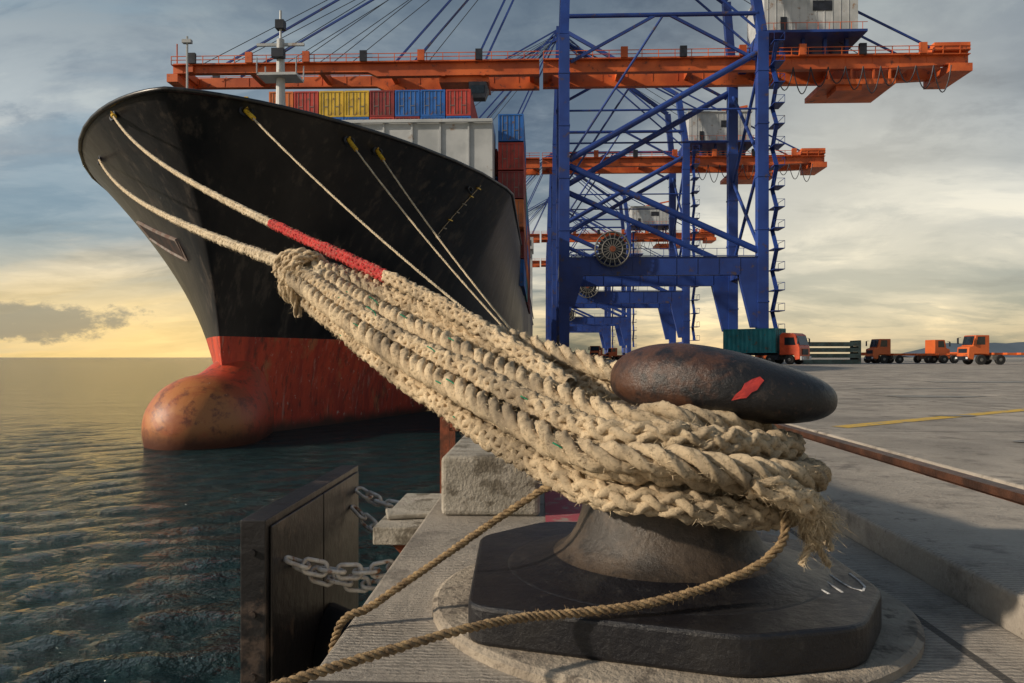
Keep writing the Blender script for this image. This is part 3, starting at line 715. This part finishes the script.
for i in range(9): mb.box((CX-12+i*2.6,69.85,11),(CX-11.85+i*2.6,69.997,22.5),'white')
mb.box((CX-12.9,69.6,22.3),(-4.4,69.847,22.5),'white')
mb.box((-4.35,70,10.7),(-2.4,75,13.2),'white')
finish(mb,'deck_wall',ship,label='white steel deck wall ahead of the container stacks')
mb=MB(); mb.box((CX-13,230,10.7),(CX+13,242,36),'white'); mb.box((CX-13.4,228,33),(CX+13.4,240,36.5),'white'); mb.box((CX-12.6,227.9,34),(CX+12.6,227.99,35.6),'glass')
finish(mb,'bridge_house',ship)
mb=MB(); mx,my=CX+.2,44.5
mb.tube((mx,my,10.7),(mx,my,19.5),.34,'white',12,.22); mb.tube((mx,my,19.5),(mx,my,21.2),.07,'white',8)
mb.box((mx-1.15,my-.7,17.2),(mx+1.15,my+.7,17.35),'white'); mb.beam((mx-1.4,my,19.2),(mx+1.4,my,19.2),.15,.15,'white')
for sx in (-1.15,1.15):
    for sy in (-.7,.7): mb.tube((mx+sx,my+sy,17.3),(mx+sx,my+sy,18.2),.04,'white',5)
mb.box((mx-.35,my-.6,18.3),(mx+.35,my-.15,18.8),'darksteel'); mb.box((mx-.3,my-.5,14.6),(mx+.3,my-.2,15.2),'white'); mb.box((mx-.25,my-.25,20.1),(mx+.25,my+.25,20.6),'darksteel')
mb.beam((mx-1.0,my,10.7),(mx-.1,my,16.5),.12,.12,'white'); mb.beam((mx+1.0,my,10.7),(mx+.1,my,16.5),.12,.12,'white')
finish(mb,'foremast',ship)
mb=MB(); mb.tube((CX,33,10.7),(CX,33,14.9),.05,'white',6); mb.box((CX-.2,32.9,14.6),(CX+.2,33.1,14.75),'white'); finish(mb,'jackstaff',ship)
for i,(x_,y_) in enumerate(((-11.5,37.5),(-18,38),(-9,41))):
    mb=MB()
    mb.tube((x_,y_,10.7),(x_,y_,12.4),.28,'white',10); mb.lathe([(.45,0),(.5,.2),(.3,.4)],(x_,y_,12.3),'white',12)
    finish(mb,'deck_vent' if i==0 else 'deck_vent.%03d'%i,ship)
def fairlead(Y_,z,side,nm,target=None):
    p=Vector(hullpt(Y_,z,side,.10)); q=Vector(hullpt(Y_+.3,z,side,.12))-Vector(hullpt(Y_-.3,z,side,.12)); q.normalize()
    mb=MB(); pts=[]
    for j in range(18):
        a_=2*math.pi*j/18; pts.append(p+q*math.cos(a_)*.27+Vector((0,0,1))*math.sin(a_)*.20)
    mb.sweep(pts,.07,'darksteel',6,True)
    if target is not None:
        d=(Vector(target)-p).normalized(); mb.tube(p-d*.1,p+d*.75,.105,'yellow',10)
        mb.beam(p+Vector((0,0,.12)),p+Vector((0,0,.62)),.16,.12,'yellow')
    finish(mb,nm,ship)
for i,(a_,b_,c_,tg) in enumerate(((32.7,11.5,1,(.02,22,-.2)),(36.6,11.3,1,(.02,30,-.2)),(38.2,11.2,1,(.1,30,-.2)),(46.2,11.0,1,None),(33.2,11.55,-1,(-1,4.8,.2)),(38.2,10.9,-1,None))):
    fairlead(a_,b_,c_,'fairlead' if i==0 else 'fairlead.%03d'%i,tg)
mb=MB()
mb.sweep([hullpt(46.9,z,1,.06) for z in np.linspace(11.4,8.2,6)],.02,'roperow',4)
for i in range(7):
    z=11.2-.48*i; mb.beam(hullpt(46.7+.1*(i%2),z,1,.1),hullpt(47.15,z,1,.1),.09,.07,'yellow' if i in(0,1,4) else 'block')
finish(mb,'pilot_ladder',ship)
def anchor(Y_,z,side,nm):
    p=Vector(hullpt(Y_,z,side,.05)); t=(Vector(hullpt(Y_+.5,z,side))-Vector(hullpt(Y_-.5,z,side))).normalized(); v=(Vector(hullpt(Y_,z+.5,side))-Vector(hullpt(Y_,z-.5,side))).normalized(); o=t.cross(v).normalized()
    if o.x*side<0: o=-o
    p=p+o*.12
    mb=MB(); mb.beam(p-v*.9,p+v*.9,.28,.28,'darksteel'); mb.sweep([p-v*.9+t*-1.0+v*.7+o*.1,p-v*.95-t*.75,p-v*1.15,p-v*.95+t*.75,p-v*.9+t*1.0+v*.7+o*.1],.17,'darksteel',6)
    rim=[p+v*.9+t*math.cos(q)*.75+v*math.sin(q)*.55 for q in np.linspace(0,6.283,16,endpoint=False)]; mb.sweep([r_ for r_ in rim],.14,'hullblack',6,True)
    finish(mb,nm,ship,smooth=True)
anchor(41.0,4.6,1,'anchor')
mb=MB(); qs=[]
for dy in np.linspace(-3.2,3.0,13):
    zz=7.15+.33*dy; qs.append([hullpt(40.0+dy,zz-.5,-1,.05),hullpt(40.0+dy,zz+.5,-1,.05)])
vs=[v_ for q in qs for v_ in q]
mb.add(vs,[(2*i,2*i+2,2*i+3,2*i+1) for i in range(12)],'recess'); mb.sweep([q[0] for q in qs]+[q[1] for q in qs[::-1]],.10,'recessrim',6,True)  # flat strip just off the hull, recess shade is only in its colour
finish(mb,'anchor_recess',ship,label='rust-stained oblong recess in the bow plating, its shade painted on a flat strip',recalc=False)

# ------------------------------------------------------------------ containers
cmesh={}
def container_mesh(color,L=12.19):
    key=(color,L)
    if key in cmesh: return cmesh[key]
    k='c_'+color; W=2.438; H=2.591; mb=MB(); t=.14
    for x in (0,W-t):
        for y in (0,L-t): mb.box((x,y,0),(x+t,y+t,H),k)
    for z in (0,H-t):
        mb.box((t,0,z),(W-t,t,z+t),k); mb.box((t,L-t,z),(W-t,L,z+t),k)
        mb.box((0,t,z),(t,L-t,z+t),k); mb.box((W-t,t,z),(W,L-t,z+t),k)
    def corr(a,b,n,fn):
        vs=[]
        for i in range(n*4+1):
            u=a+(b-a)*i/(n*4); d_=.0 if i%4 in(0,1) else .05
            vs+= [fn(u,d_,t),fn(u,d_,H-t)]
        mb.add(vs,[(2*i,2*i+2,2*i+3,2*i+1) for i in range(n*4)],k)
    nL=int(L/.55)
    corr(t,L-t,nL,lambda u,d_,z:(.02+d_,u,z)); corr(t,L-t,nL,lambda u,d_,z:(W-.02-d_,u,z))
    corr(t,W-t,5,lambda u,d_,z:(u,L-.02-d_,z))
    mb.box((t,.05,t),(W-t,.09,H-t),k); 
    for x in (.42,.86,1.54,1.98): mb.tube((x,.03,.1),(x,.03,H-.1),.025,'rim',6)
    mb.box((W/2-.012,.03,t),(W/2+.012,.049,H-t),'darksteel')
    for x in (.42,1.54): mb.box((x,.0,1.0),(x+.4,.025,1.06),'rim')
    mb.box((.05,.05,H-.06),(W-.05,L-.05,H-.03),k); mb.box((.05,.05,.03),(W-.05,L-.05,.08),k)
    me=bpy.data.meshes.new('shipping_container'); me.from_pydata(mb.v,[],mb.f)
    for kk in mb.mats: me.materials.append(M[kk])
    me.polygons.foreach_set('material_index',mb.m); me.update(); cmesh[key]=me; return me
words={'red':'red','darkred':'dark red','yellow':'yellow','blue':'blue','teal':'teal','orange':'orange'}
def put_container(color,x,y,z,label=None,L=12.19,rot=0,group='containers stacked on the ship deck'):
    o=bpy.data.objects.new('shipping_container',container_mesh(color,L)); COL.objects.link(o); o.location=(x,y,z); o.rotation_euler=(0,0,rot)
    tag(o,label or words[color]+' corrugated steel shipping container stacked on the ship deck','container',None,group); return o
cols=['orange','red','yellow','yellow','darkred','blue','blue','red']
for i,cname in enumerate(cols):
    x=-27.0+i*2.53
    for tier in (0,1): put_container(cname if tier==0 else random.choice(list(words)),x,75.6,24.75-2.63*tier)
st=[['blue','red','darkred','orange','darkred','blue'],['darkred','red','blue','red','darkred','orange']]
for t in range(6): put_container(st[0][t],-4.0,73.2 if t<4 else 75.4,21.5-2.72*t); 
for t in range(1,4): put_container(st[1][t],-6.63,75.4,21.5-2.72*t)
for yb in (90,104,118): 
    for t in range(5): put_container(random.choice(['red','darkred','blue','orange','teal']),-4.10,yb,18.7-2.63*t)

# ------------------------------------------------------------------ cranes
def build_crane():
    e=empty('gantry_crane',(0,0,0),'tall blue and orange ship-to-shore gantry crane on the quay','crane','gantry cranes along the quay')
    def P(mb,name,**k): return finish(mb,name,e,**k)
    for i,(x,y) in enumerate(((0,-9),(0,9),(30,-9),(30,9))):
        s='' if i==0 else '.%03d'%i
        mb=MB(); mb.box((x-.8,y-.8,4.3),(x+.8,y+.8,50),'blue')
        for z in (9,20,28,36,44): mb.box((x-.88,y-.88,z),(x+.88,y+.88,z+.25),'blue')
        P(mb,'leg'+s)
        mb=MB(); mb.prism([(y-3.6,1.5),(y-1.2,2.3),(y+1.2,2.3),(y+3.6,1.5),(y+3.6,1.0),(y-3.6,1.0)],x-.5,x+.5,'blue','x')
        for q in (-3,-1.9,-.8,.8,1.9,3): mb.tube((x-.25,y+q,.42),(x+.25,y+q,.42),.36,'darksteel',14)
        for q in (-2.45,1.35): mb.box((x-.4,y+q-1.0+.55,.55),(x+.4,y+q+1.0+.55-.5,1.0),'orange')
        mb.box((x-.55,y-4.6,.4),(x+.55,y-3.6,1.5),'orange')
        P(mb,'bogie'+s)
    for i,x in enumerate((0,30)):
        mb=MB(); mb.box((x-.75,-10,2.3),(x+.75,10,4.3),'blue'); P(mb,'sill_beam' if i==0 else 'sill_beam.001')
        mb=MB(); mb.box((x-.6,-8.15,14),(x+.6,8.15,16),'blue'); mb.box((x-.6,-8.15,48),(x+.6,8.15,50),'blue')
        for (a_,b_,c_,d_) in ((-8.2,17,8.2,31),(8.2,31,-8.2,46),(8.2,17,-8.2,31),(-8.2,31,8.2,46)): mb.tube((x,a_,b_),(x,c_,d_),.28,'blue',10)
        P(mb,'side_bracing' if i==0 else 'side_bracing.001')
    for i,y in enumerate((-9,9)):
        s='' if i==0 else '.001'
        mb=MB(); mb.prism([(.8,16.0),(29.2,16.0),(29.2,5.2),(28.3,5.2),(26.4,13.2),(3.0,13.2),(1.6,8.5),(.8,8.5)],y-.6,y+.6,'blue')
        for q in range(8): mb.box((4+q*3.2,y-.66,13.4),(4.15+q*3.2,y-.603,15.8),'blue')
        P(mb,'portal_beam'+s)
        mb=MB(); mb.tube((.8,y,31),(29.3,y,47),.5,'blue',12); mb.tube((.8,y,30),(29.3,y,17),.5,'blue',12); mb.tube((.8,y,53),(29.3,y,53),.33,'blue',10)
        mb.tube((.8,y,31.2),(15,y,52.8),.18,'blue',8); mb.tube((.8,y,38.5),(29.3,y,38.5),.16,'blue',8)
        P(mb,'diagonal_brace'+s)
        mb=MB(); mb.beam((0,y,50),(1,y*.3,80),1.4,1.3,'blue'); mb.beam((30,y,50),(28.5,y*.8,62),1.3,1.3,'blue'); mb.beam((28.5,y*.8,62),(1,y*.3,80),.8,.8,'blue')
        mb.beam((1,y,46),(14,y,53),.4,.4,'blue'); mb.beam((29,y,46),(16,y,53),.4,.4,'blue')
        P(mb,'upper_frame'+s)
    mb=MB(); mb.box((.2,-3.4,78.5),(1.8,3.4,80.2),'blue'); P(mb,'apex_beam')
    for nm,xa,xb in (('girder',-3.2,63.5),('boom',-63.5,-3.8)):
        mb=MB()
        for y in (-3.3,3.3):
            z0,z1=46.3,48.6
            if nm=='boom': mb.prism([(xa,z1),(xb,z1),(xb,z0-.2),(-30,z0-.2),(-31.5,z0+.5),(xa,z0+.7)],y-.55,y+.55,'orange')
            else: mb.prism([(xa,z1),(xb,z1+.1),(xb,z0+.6),(50,z0),(xa,z0)],y-.55,y+.55,'orange')
            for q in np.arange(xa+1.5,xb,4.2): mb.box((q,y-.61,z0+.8),(q+.14,y-.553,z1-.1),'orange')
        for q in np.arange(xa+.6,xb,11.5): mb.box((q,-2.75,47.2),(q+.8,2.75,48.4),'orange')
        mb.box((xa,-2.75,46.8),(xa+.9,2.75,48.5),'orange'); mb.box((xb-.9,-2.75,46.8),(xb,2.75,48.5),'orange')
        P(mb,nm)
        mb=MB()
        for y in (-4.6,4.6):
            sgn=-1 if y<0 else 1
            mb.box((xa,min(y,sgn*3.86),48.1),(xb,max(y,sgn*3.86),48.2),'orange')
            for q in np.arange(xa,xb+.01,2.6): mb.box((q,y-.05,48.2),(q+.11,y+.05,49.5),'orange')
            for z in (48.8,49.4): mb.box((xa,y-.05,z),(xb,y+.05,z+.1),'orange')
            for q in np.arange(xa+3,xb-2,9.3): mb.box((q,y-.35,48.2),(q+1.1,y+.2,49.9),'orange' if int(q)%2 else 'darksteel')
        P(mb,nm+'_walkway')
    mb=MB(); mb.tube((-63.1,-3.3,46.4),(-63.1,-3.3,52),.12,'orange',6); mb.box((-64.5,-4,45.6),(-62.7,4,46.9),'orange'); mb.box((-61,-4.4,47),(-60,-3.9,49.9),'orange'); P(mb,'boom_tip')
    mb=MB(); mb.box((60.5,-4.2,45.6),(64,4.2,46.85),'orange'); mb.box((58,-4.5,48.7),(63.5,-1,50.0),'orange'); P(mb,'end_platform')
    mb=MB()
    mb.box((41,-4.6,43.6),(52,4.6,44.4),'orange')
    for x in (42,45.5,49,51.5): mb.beam((x,-3.6,44.4),(x,-3.6,46.4),.3,.3,'orange')
    mb.box((43,-4,42.8),(47,0,43.6),'orange')
    P(mb,'maintenance_platform')
    for i in range(11):
        mb=MB(); xa=30.6+i*2.7; pts=[(xa+2.7*t,-5.0,46.2-(2.6,3.6,4.2,3.1)[i%4]*math.sin(math.pi*t)**.8) for t in np.linspace(0,1,13)]; mb.sweep(pts,.09,'darksteel',5)
        P(mb,'festoon_cable' if i==0 else 'festoon_cable.%03d'%i)
    mb=MB(); mb.box((-20,-3.2,45.2),(-12,3.2,46.1),'orange'); mb.box((-19.5,-4.2,45.9),(-18.9,4.2,46.2),'orange'); mb.box((-13.1,-4.2,45.9),(-12.5,4.2,46.2),'orange'); P(mb,'trolley')
    mb=MB(); mb.prism([(-15.2,45.2),(-12.4,45.2),(-12.0,44),(-12.6,42.6),(-15.2,42.6)],-3.4,-1.4,'darksteel'); mb.box((-14.8,-3.44,43.3),(-12.7,-3.403,44.6),'glass'); P(mb,'operator_cab')
    mb=MB(); mb.box((31.5,-5,51.6),(46.0,5,58.5),'white'); mb.box((31.2,-5.3,58.5),(46.3,5.3,58.8),'white')
    for q in np.arange(32,45.7,1.25): mb.box((q,-5.06,51.8),(q+.1,-5.003,58.3),'white')
    mb.box((34,-5.09,52),(35,-5.063,54.1),'darksteel'); mb.box((39,-5.09,55),(42,-5.063,56.6),'darksteel')
    mb.box((30.9,-6.2,51.2),(47,6.2,51.597),'blue'); 
    for q in np.arange(31,47,3.4):
        for y in (-3.3,3.3): mb.box((q,y-.3,48.75),(q+.5,y+.3,51.2),'blue')
    for q in np.arange(30.9,47,1.7): mb.box((q,-6.2,51.6),(q+.07,-6.12,52.7),'orange')
    mb.box((30.9,-6.2,52.65),(47,-6.12,52.72),'orange')
    mb.beam((33,0,58.8),(46.5,0,61.5),.5,.5,'orange')
    P(mb,'machinery_house')
    mb=MB(); cx,cz=7.2,17.0; Rl=2.6
    for yy in (-11.0,-10.3):
        for r0 in (Rl,1.55):
            mb.sweep([(cx+r0*math.cos(q),yy,cz+r0*math.sin(q)) for q in np.linspace(0,6.283,30,endpoint=False)],.11,'rim',5,True)
        for i in range(18):
            q=2*math.pi*i/18; mb.beam((cx+.4*math.cos(q),yy,cz+.4*math.sin(q)),(cx+Rl*math.cos(q),yy,cz+Rl*math.sin(q)),.10,.12,'rim')
    mb.tube((cx,-10.9,cz),(cx,-10.4,cz),2.1,'darksteel',30); mb.tube((cx,-11.2,cz),(cx,-9.6,cz),.45,'rust',12)
    P(mb,'cable_reel')
    j=0
    for y in (-3.0,3.0):
        for xe in (-27,-55,60,-14,36):
            mb=MB(); mb.beam((.6,y*.8,79.8),(xe,y,48.8),.22,.32,'blue'); P(mb,'stay' if j==0 else 'stay.%03d'%j); j+=1
        for xe in (-24,-50,-38,-60,-44,48):
            mb=MB(); mb.tube((.6,y*.6,78.9),(xe,y*.7,48.8),.065,'darksteel',4); P(mb,'stay.%03d'%j); j+=1
    mb=MB(); sx=31.1; z=4.5; i=0
    while z<48:
        mb.box((sx,-11.4,z),(sx+1.6,-8.2,z+.12),'blue')
        for (a_,b_) in ((sx,-11.4),(sx+1.55,-11.4),(sx+1.55,-8.3)): mb.box((a_,b_,z+.12),(a_+.06,b_+.06,z+1.2),'blue')
        mb.box((sx,-11.4,z+1.15),(sx+1.6,-11.34,z+1.21),'blue'); mb.box((sx+1.55,-11.4,z+1.15),(sx+1.61,-8.3,z+1.21),'blue')
        if z<45: mb.beam((sx+.5,-8.8 if i%2 else -11,z),(sx+.5,-11 if i%2 else -8.8,z+3.1),.6,.18,'blue')
        z+=3.1; i+=1
    P(mb,'stair_tower')
    mb=MB(); 
    mb.box((1,-9.85,16.05),(29,-9.6,16.15),'blue')
    for q in np.arange(1,29,2): mb.box((q,-9.85,16.1),(q+.07,-9.78,17.2),'blue')
    mb.box((1,-9.85,17.15),(29,-9.78,17.22),'blue'); P(mb,'portal_walkway')
    return e
cr1=build_crane(); cr1.location=(3.7,127,SLAB+.02)
for yy in (188,302,385): copy_thing(cr1,(3.7,yy,SLAB+.02))

# ------------------------------------------------------------------ vehicles
def wheel(parent,x,y,r,idx,wd=.3):
    mb=MB(); mb.lathe([(r*.6,-wd/2),(r*.93,-wd/2),(r,-wd/2+.05),(r,wd/2-.05),(r*.93,wd/2),(r*.6,wd/2)],(x,y,r),'tyre',20,'y')
    mb.lathe([(r*.2,-wd/2-.02),(r*.58,-wd/2+.03),(r*.58,wd/2-.03),(r*.2,wd/2+.02)],(x,y,r),'rim',14,'y')
    finish(mb,'wheel' if idx==0 else 'wheel.%03d'%idx,parent)
def make_truck(label,cat,Lt=7.0,short=False,body='truckred'):
    e=empty('container_truck' if not short else 'terminal_tractor',(0,0,0),label,cat)
    mb=MB()
    if not short: prof=[(.2,.95),(.2,3.05),(.5,3.3),(1.6,3.25),(1.95,3.05),(2.3,1.95),(2.38,1.7),(2.4,.55),(1.9,.45),(1.75,1.0),(.7,1.0)]
    else: prof=[(.3,1.0),(.3,2.95),(1.7,2.95),(1.95,1.9),(2.4,1.75),(2.5,.6),(1.9,.5),(1.8,1.05),(.8,1.05)]
    yw=1.22 if not short else .95
    mb.prism(prof,-yw,yw,body); finish(mb,'cab',e,bevel=.07)
    mb=MB()
    a_=Vector((1.97,0,2.95)) if not short else Vector((1.73,0,2.85)); b_=Vector((2.30,0,2.0)) if not short else Vector((1.96,0,1.98))
    o_=Vector((.035,0,.012)); ww=yw-.14
    mb.add([a_+o_+Vector((0,-ww,0)),a_+o_+Vector((0,ww,0)),b_+o_+Vector((0,ww,0)),b_+o_+Vector((0,-ww,0))],[(0,1,2,3)],'glass')
    finish(mb,'windscreen',e,recalc=False)
    for i,sy in enumerate((-1,1)):
        mb=MB(); y_=sy*(yw+.006); mb.add([(.75,y_,2.0),(1.95 if not short else 1.65,y_,2.0),(1.75 if not short else 1.5,y_,2.8),(.75,y_,2.8)],[(0,1,2,3)],'glass')
        finish(mb,'side_window' if i==0 else 'side_window.001',e,recalc=False)
    mb=MB(); mb.box((2.41,-yw+.05,.45),(2.56,yw-.05,.85),'white' if not short else 'darksteel'); mb.box((2.41,-.7,1.0),(2.45,.7,1.6),'darksteel'); finish(mb,'bumper',e,bevel=.02)
    for i,sy in enumerate((-1,1)):
        mb=MB(); mb.box((2.562,sy*.85-.16,.58),(2.58,sy*.85+.16,.76),'white_lamp'); finish(mb,'headlight' if i==0 else 'headlight.001',e)
        mb=MB(); mb.box((2.2,sy*(yw+.15)-.1,2.1),(2.28,sy*(yw+.15)+.1,2.7),'darksteel'); mb.beam((2.0,sy*yw,2.75),(2.24,sy*(yw+.15),2.72),.04,.04,'darksteel'); finish(mb,'mirror' if i==0 else 'mirror.001',e)
    mb=MB()
    for sy in (-.45,.45): mb.box((-Lt,sy-.09,.95),(1.9,sy+.09,1.2),'darksteel' if not short else body)
    for q in np.arange(-Lt,.2,1.4): mb.box((q,-1.15,1.0),(q+.14,1.15,1.197),'darksteel' if not short else body)
    mb.box((-Lt-.1,-1.2,.95),(-Lt,1.2,1.35),body); mb.box((-.9,-1.1,.5),(.1,-.6,.95),'darksteel'); mb.box((-.9,.6,.5),(.1,1.1,.95),'rim')
    finish(mb,'chassis',e)
    i=0
    for x in (1.25,-.9 if not short else -.7,-Lt+2.2,-Lt+.9):
        for sy in (-1,1): wheel(e,x,sy*1.02,.5,i,.34); i+=1
    return e
rt=R(-43)
TX,TY=25.6,82
tr=make_truck('orange-red cab truck carrying a teal container on the quay','truck'); tr.location=(TX,TY,SLAB); tr.rotation_euler=(0,0,rt)
cc=put_container('teal',0,0,0,'teal corrugated steel container on the truck chassis',6.06,0,'containers on trucks')
m_=Matrix.Translation((TX,TY,SLAB))@Matrix.Rotation(rt,4,'Z')@Matrix.Translation((-.25,1.219*-1,1.21))@Matrix.Rotation(R(90),4,'Z')
cc.matrix_world=m_
t2=make_truck('orange terminal tractor pulling an empty container chassis','tractor',8.5,True,'orange'); tag(t2,group='terminal tractors on the quay')
t2.location=(42.4,95,SLAB); t2.rotation_euler=(0,0,R(186))
for (x,y,r_) in ((44.9,79,184),(14.6,182,205),(18.5,186,200),(11,152,260),(49.5,100,10)):
    copy_thing(t2,(x,y,SLAB),R(r_))
mb=MB()
for i in range(4):
    z=SLAB+.02+i*.66
    for yy in (88,90.2): mb.box((29.8,yy,z),(36.2,yy+.2,z+.4),'flat')
    for q in np.arange(29.8,36.1,1.2): mb.box((q,88.2,z+.05),(q+.15,90.2,z+.3),'flat')
    mb.box((29.8,88,z+.4),(36.2,90.4,z+.46),'flat')
    for q in (29.8,35.9): mb.box((q,88,z+.46),(q+.3,90.4,z+.655),'flat')
finish(mb,'flat_rack_stack',label='stack of grey-green steel flat racks on the quay',cat='flat rack')
